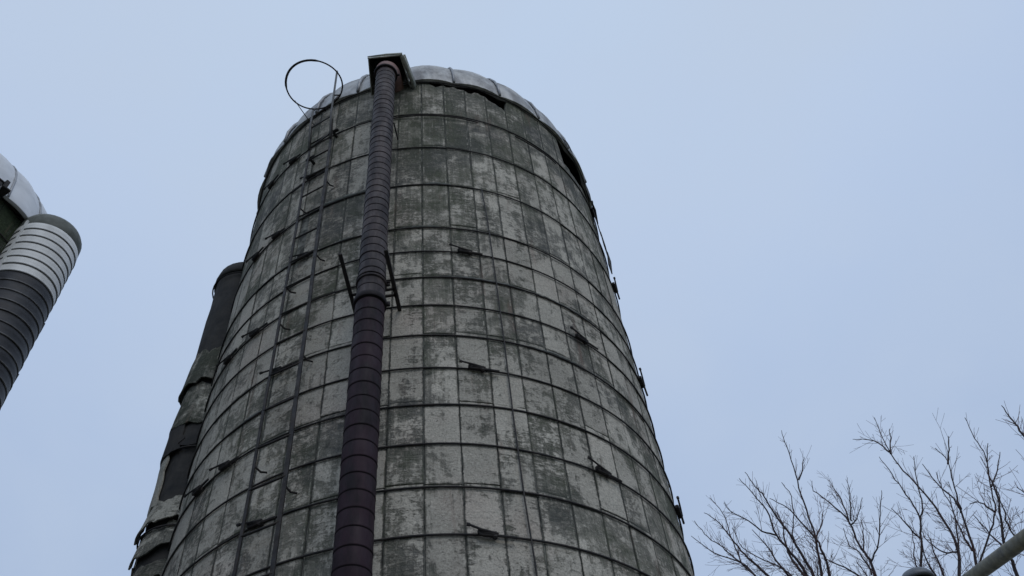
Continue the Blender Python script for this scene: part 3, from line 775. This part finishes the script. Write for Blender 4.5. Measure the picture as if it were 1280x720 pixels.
TREES = [
 dict(D=13.0, base=(1052, 850), label='bare leafless tree nearest the silo, leaning left at the bottom right', limbs=[
   [(0.5, (1040, 790), (1003, 762), (965, 745), (944, 720), (927, 704), (893, 691), (864, 670)), ],
   [(0.3, (944, 720), (927, 704), (913, 693), (900, 682), (881, 667), (868, 651))],
   [(0.2, (1046, 800), (1000, 756), (960, 720), (936, 698), (918, 678), (900, 655), (880, 641))],
   [(0.3, (930, 707), (925, 700), (913, 669), (904, 642), (887, 622))],
   [(-0.2, (971, 669), (953, 664), (936, 651), (913, 639), (905, 628))],
   [(-0.2, (1044, 795), (1018, 740), (1008, 718), (989, 691), (971, 669), (958, 638), (942, 618), (924, 598))],
   [(-0.5, (1048, 800), (1030, 748), (1018, 720), (1002, 693), (989, 669), (969, 644), (955, 620), (944, 608), (931, 590))],
   [(-0.3, (1050, 805), (1034, 755), (1028, 720), (1023, 693), (1018, 667), (1004, 627), (995, 593), (984, 560), (977, 538))],
   [(-0.6, (1050, 805), (1046, 765), (1038, 728), (1033, 700), (1019, 673), (1002, 653), (984, 635), (962, 623))],
   [(0.1, (995, 682), (991, 669), (992, 649), (989, 620), (977, 603))],
   [(0.6, (1030, 770), (1000, 735), (975, 707), (960, 684), (940, 662))],
   [(0.4, (1020, 673), (1027, 655), (1029, 640))],
   [(0.0, (998, 600), (1003, 585), (1005, 571))],
   [(0.8, (1020, 760), (985, 716), (955, 700), (928, 684), (915, 660))],
   [(0.7, (1040, 780), (1012, 730), (985, 690), (978, 655), (970, 640))]]),
 dict(D=14.2, base=(1112, 850), label='small bare tree with upright twigs between the nearest tree and the round cap', limbs=[
   [(0.0, (1110, 800), (1103, 750), (1094, 720), (1087, 700), (1073, 680), (1062, 653), (1038, 629), (1017, 613), (1015, 601))],
   [(0.2, (1063, 655), (1051, 624), (1040, 608))],
   [(-0.2, (1064, 652), (1063, 633), (1061, 607))],
   [(-0.4, (1063, 656), (1071, 649), (1078, 622))],
   [(0.3, (1090, 718), (1075, 691), (1062, 682), (1054, 660))],
   [(-0.3, (1089, 702), (1098, 678), (1100, 642), (1102, 613))],
   [(0.3, (1108, 800), (1085, 735), (1071, 718), (1040, 702), (1022, 690))],
   [(0.2, (1079, 690), (1079, 665), (1077, 650))],
   [(0.5, (1108, 800), (1095, 755), (1086, 725), (1070, 700))]]),
 dict(D=13.5, base=(1200, 850), label='bare tree rising behind the round cap, its long limbs spreading left', limbs=[
   [(-0.3, (1190, 810), (1165, 765), (1152, 738), (1152, 709), (1151, 667), (1149, 644), (1133, 618), (1115, 593), (1099, 571))],
   [(-0.2, (1151, 674), (1133, 655), (1114, 635))],
   [(0.0, (1150, 648), (1153, 632), (1145, 597), (1142, 571))],
   [(0.3, (1200, 810), (1201, 760), (1199, 720), (1197, 685), (1177, 647), (1162, 624), (1136, 595), (1114, 568), (1104, 548), (1093, 522))],
   [(0.3, (1112, 565), (1092, 551), (1066, 549))],
   [(0.3, (1113, 567), (1113, 552), (1112, 536))],
   [(0.1, (1199, 700), (1197, 668), (1192, 640), (1178, 612), (1170, 590))],
   [(-0.5, (1196, 800), (1178, 735), (1158, 700), (1152, 672))],
   [(0.6, (1204, 800), (1180, 720), (1168, 690), (1160, 665))],
   [(0.4, (1152, 720), (1143, 700), (1142, 680), (1140, 665))],
   [(0.6, (1196, 690), (1180, 690), (1160, 677), (1150, 660))]]),
 dict(D=12.3, base=(1262, 850), label='bare tree with steep forking limbs seen just above the slanting pipe', limbs=[
   [(0.0, (1250, 810), (1235, 765), (1222, 730), (1220, 700), (1209, 662), (1197, 630), (1171, 603), (1153, 580))],
   [(-0.1, (1201, 640), (1200, 632), (1191, 603), (1184, 577), (1169, 560))],
   [(-0.1, (1185, 580), (1186, 562), (1186, 545))],
   [(0.3, (1221, 712), (1235, 673), (1244, 638), (1238, 606), (1232, 571), (1219, 548), (1206, 522))],
   [(-0.3, (1290, 770), (1273, 720), (1257, 685), (1252, 656), (1247, 621), (1235, 586), (1235, 554))],
   [(0.3, (1239, 608), (1244, 595), (1250, 565))],
   [(-0.4, (1300, 740), (1290, 700), (1270, 673), (1258, 650), (1248, 618), (1244, 606))],
   [(0.2, (1258, 690), (1238, 667), (1217, 644))],
   [(0.3, (1215, 688), (1203, 668), (1192, 640), (1186, 615))],
   [(0.2, (1243, 640), (1225, 628), (1212, 630))]]),
 dict(D=11.0, base=(1390, 850), label='bare branch of a tree reaching in at the right edge', limbs=[
   [(0.0, (1370, 800), (1345, 700), (1320, 610), (1280, 545), (1266, 526), (1252, 507))],
   [(0.1, (1345, 700), (1310, 650), (1285, 620), (1271, 609))],
   [(0.1, (1350, 720), (1345, 640), (1340, 560), (1325, 480))]]),
]
for ti, T in enumerate(TREES):
    rnd = random.Random(100+ti); D = T['D']
    top = at(*T['base'], D); foot = Vector((top.x+0.3, top.y+0.2, 0))
    tr = empty('bare_tree', foot, T['label'], 'tree', 'bare trees beyond the silos')
    bt = bmesh.new(); off = -foot
    mid = [foot+(top-foot)*t+Vector((rnd.gauss(0, 0.05), rnd.gauss(0, 0.05), 0))*(1 if 0 < t < 1 else 0) for t in (0, 0.02, 0.1, 0.3, 0.55, 0.8, 1.0)]
    tube(bt, [p+off for p in mid], [0.24, 0.19, 0.155, 0.13, 0.105, 0.085, 0.06], 10)
    obj('trunk', bt, M_BARK, tr, True)
    bc = bmesh.new()
    for li, l in enumerate(T['limbs']):
        dD, *pp = l[0]
        n = len(pp)
        pts = [at(x, y, D+dD*(i/(n-1))**0.8 + 0.0)+off for i, (x, y) in enumerate(pp)]
        # start near the parent: limbs whose first point is below the frame start on the trunk
        if pp[0][1] > 765: pts.insert(0, top+off)
        big = pp[0][1] > 765
        Lp = sum((pts[i+1]-pts[i]).length for i in range(len(pts)-1))
        limb(bc, pts, 0.038 if big else 0.016, 0.0048, rnd, int(Lp*(12 if big else 10)), 0.64)
    obj('crown', bc, [M_BARK, M_TWIG], tr, True)

# ================================================================== PIPE AND CAP at the bottom right
pa, pb = at(1195, 737, 11.4), at(1420, 571, 8.4)
mp = empty('slanting_pipe', (pa.x, pa.y, 0), 'tan grey metal pipe slanting up at the bottom right corner in front of the trees', 'pipe')
o_ = Vector((pa.x, pa.y, 0))
bm = bmesh.new(); tube(bm, [pa-o_, pa+(pb-pa)*0.5-o_, pb-o_], [0.082, 0.084, 0.086], 28); obj('pipe_tube', bm, M_POLE, mp, True)
for t in (0.93,):
    c = pa+(pb-pa)*t; d = (pb-pa).normalized()
    bm = bmesh.new(); tube(bm, [c-d*0.02-o_, c+d*0.02-o_], 0.092, 28); obj('pipe_coupling', bm, M_POLE, mp, True)
for p in (pa+(pb-pa)*0.02, pb-(pb-pa)*0.02):
    bm = bmesh.new(); tube(bm, [Vector((p.x, p.y, 0))-o_, p-o_], 0.06, 12); obj('post', bm, M_POLE, mp, True)
cc = at(1146, 724, 11.9)
cap = empty('vent_pipe', (cc.x, cc.y, 0), 'dark blue grey round cap on a vent at the bottom edge below the trees', 'vent')
bm = bmesh.new(); zc = cc.z
lathe(bm, (0, 0), [(0.20, zc-0.06), (0.225, zc-0.055), (0.228, zc-0.02), (0.215, zc+0.02), (0.17, zc+0.075), (0.10, zc+0.11), (0.005, zc+0.12)], 36); obj('cap', bm, M_CAP, cap, True)
bm = bmesh.new(); tube(bm, [Vector((0, 0, 0)), Vector((0, 0, zc-0.02))], 0.13, 24); obj('stack', bm, M_CAP, cap, True)

# ================================================================== GROUND
bm = bmesh.new(); r = bmesh.ops.create_grid(bm, x_segments=60, y_segments=60, size=900)
obj('ground', bm, M_GRASS)['kind'] = 'structure'
bm = bmesh.new(); n = 64
vs = [bm.verts.new((-3+math.cos(2*PI*i/n)*(11+1.2*math.sin(3*2*PI*i/n)), 4+math.sin(2*PI*i/n)*(8+math.sin(5*2*PI*i/n)), 0.004)) for i in range(n)]
bm.faces.new(vs); obj('yard', bm, M_GRAVEL)['kind'] = 'structure'

# ================================================================== LIGHT AND SKY
w = bpy.data.worlds.new('World'); scene.world = w; w.use_nodes = True
nt = w.node_tree; nt.nodes.clear()
wo = nt.nodes.new('ShaderNodeOutputWorld'); bg = nt.nodes.new('ShaderNodeBackground'); L(nt, bg.outputs[0], wo.inputs[0])
bg.inputs[1].default_value = 0.1
sky = nt.nodes.new('ShaderNodeTexSky'); sky.sky_type = 'NISHITA'; sky.sun_disc = False
SUN_EL, SUN_AZ = R_(42), R_(152)
sky.sun_elevation = SUN_EL; sky.sun_rotation = SUN_AZ
tc = nt.nodes.new('ShaderNodeTexCoord')
sp = nt.nodes.new('ShaderNodeSeparateXYZ'); L(nt, tc.outputs['Generated'], sp.inputs[0])
el = sp.outputs[2]
wob = noise_n(nt, tc.outputs['Generated'], 1.6, 3, 0.5, 0.3)
elx = M(nt, 'ADD', el, M(nt, 'MULTIPLY', M(nt, 'SUBTRACT', wob, 0.5), 0.16))
cl = ramp(nt, elx, [(0.0, (0.33, 0.40, 0.50)), (0.40, (0.382, 0.487, 0.675)), (0.62, (0.438, 0.550, 0.752)), (0.80, (0.500, 0.615, 0.815)), (1.0, (0.55, 0.68, 0.86))])
cw = noise_n(nt, scalev(nt, tc.outputs['Generated'], (1.0, 1.0, 1.6)), 2.3, 5, 0.5, 0.4)
cl = mixc(nt, ramp(nt, cw, [(0.40, g(0)), (0.66, g(0.55))]), cl, (0.530, 0.625, 0.775))
mul = N(nt, 'ShaderNodeVectorMath', operation='SCALE'); L(nt, cl, mul.inputs[0]); mul.inputs['Scale'].default_value = 10.0
mx = N(nt, 'ShaderNodeMix', data_type='RGBA'); mx.inputs[0].default_value = 0.95
L(nt, sky.outputs[0], mx.inputs[6]); L(nt, mul.outputs[0], mx.inputs[7]); L(nt, mx.outputs[2], bg.inputs[0])
sd = bpy.data.lights.new('sun', 'SUN'); sd.energy = 0.75; sd.angle = R_(35); sd.color = (1, 0.96, 0.9)
so = bpy.data.objects.new('sun', sd); COL.objects.link(so)
sdir = Vector((math.sin(SUN_AZ)*math.cos(SUN_EL), math.cos(SUN_AZ)*math.cos(SUN_EL), math.sin(SUN_EL)))
so.rotation_euler = sdir.to_track_quat('Z', 'Y').to_euler(); so.location = (20, -10, 30)

# ================================================================== CAMERA
cd = bpy.data.cameras.new('camera'); co = bpy.data.objects.new('camera', cd); COL.objects.link(co)
co.matrix_world = Matrix.Translation(CAM) @ Matrix((RT, UP, -FW)).transposed().to_4x4()
cd.sensor_width = 36; cd.lens = 36*F_PX/1280; cd.clip_end = 3000; cd.clip_start = 0.05
scene.camera = co
scene.view_settings.view_transform = 'Standard'; scene.view_settings.look = 'None'
scene.view_settings.exposure = 0; scene.view_settings.gamma = 1
scene.render.engine = 'CYCLES'
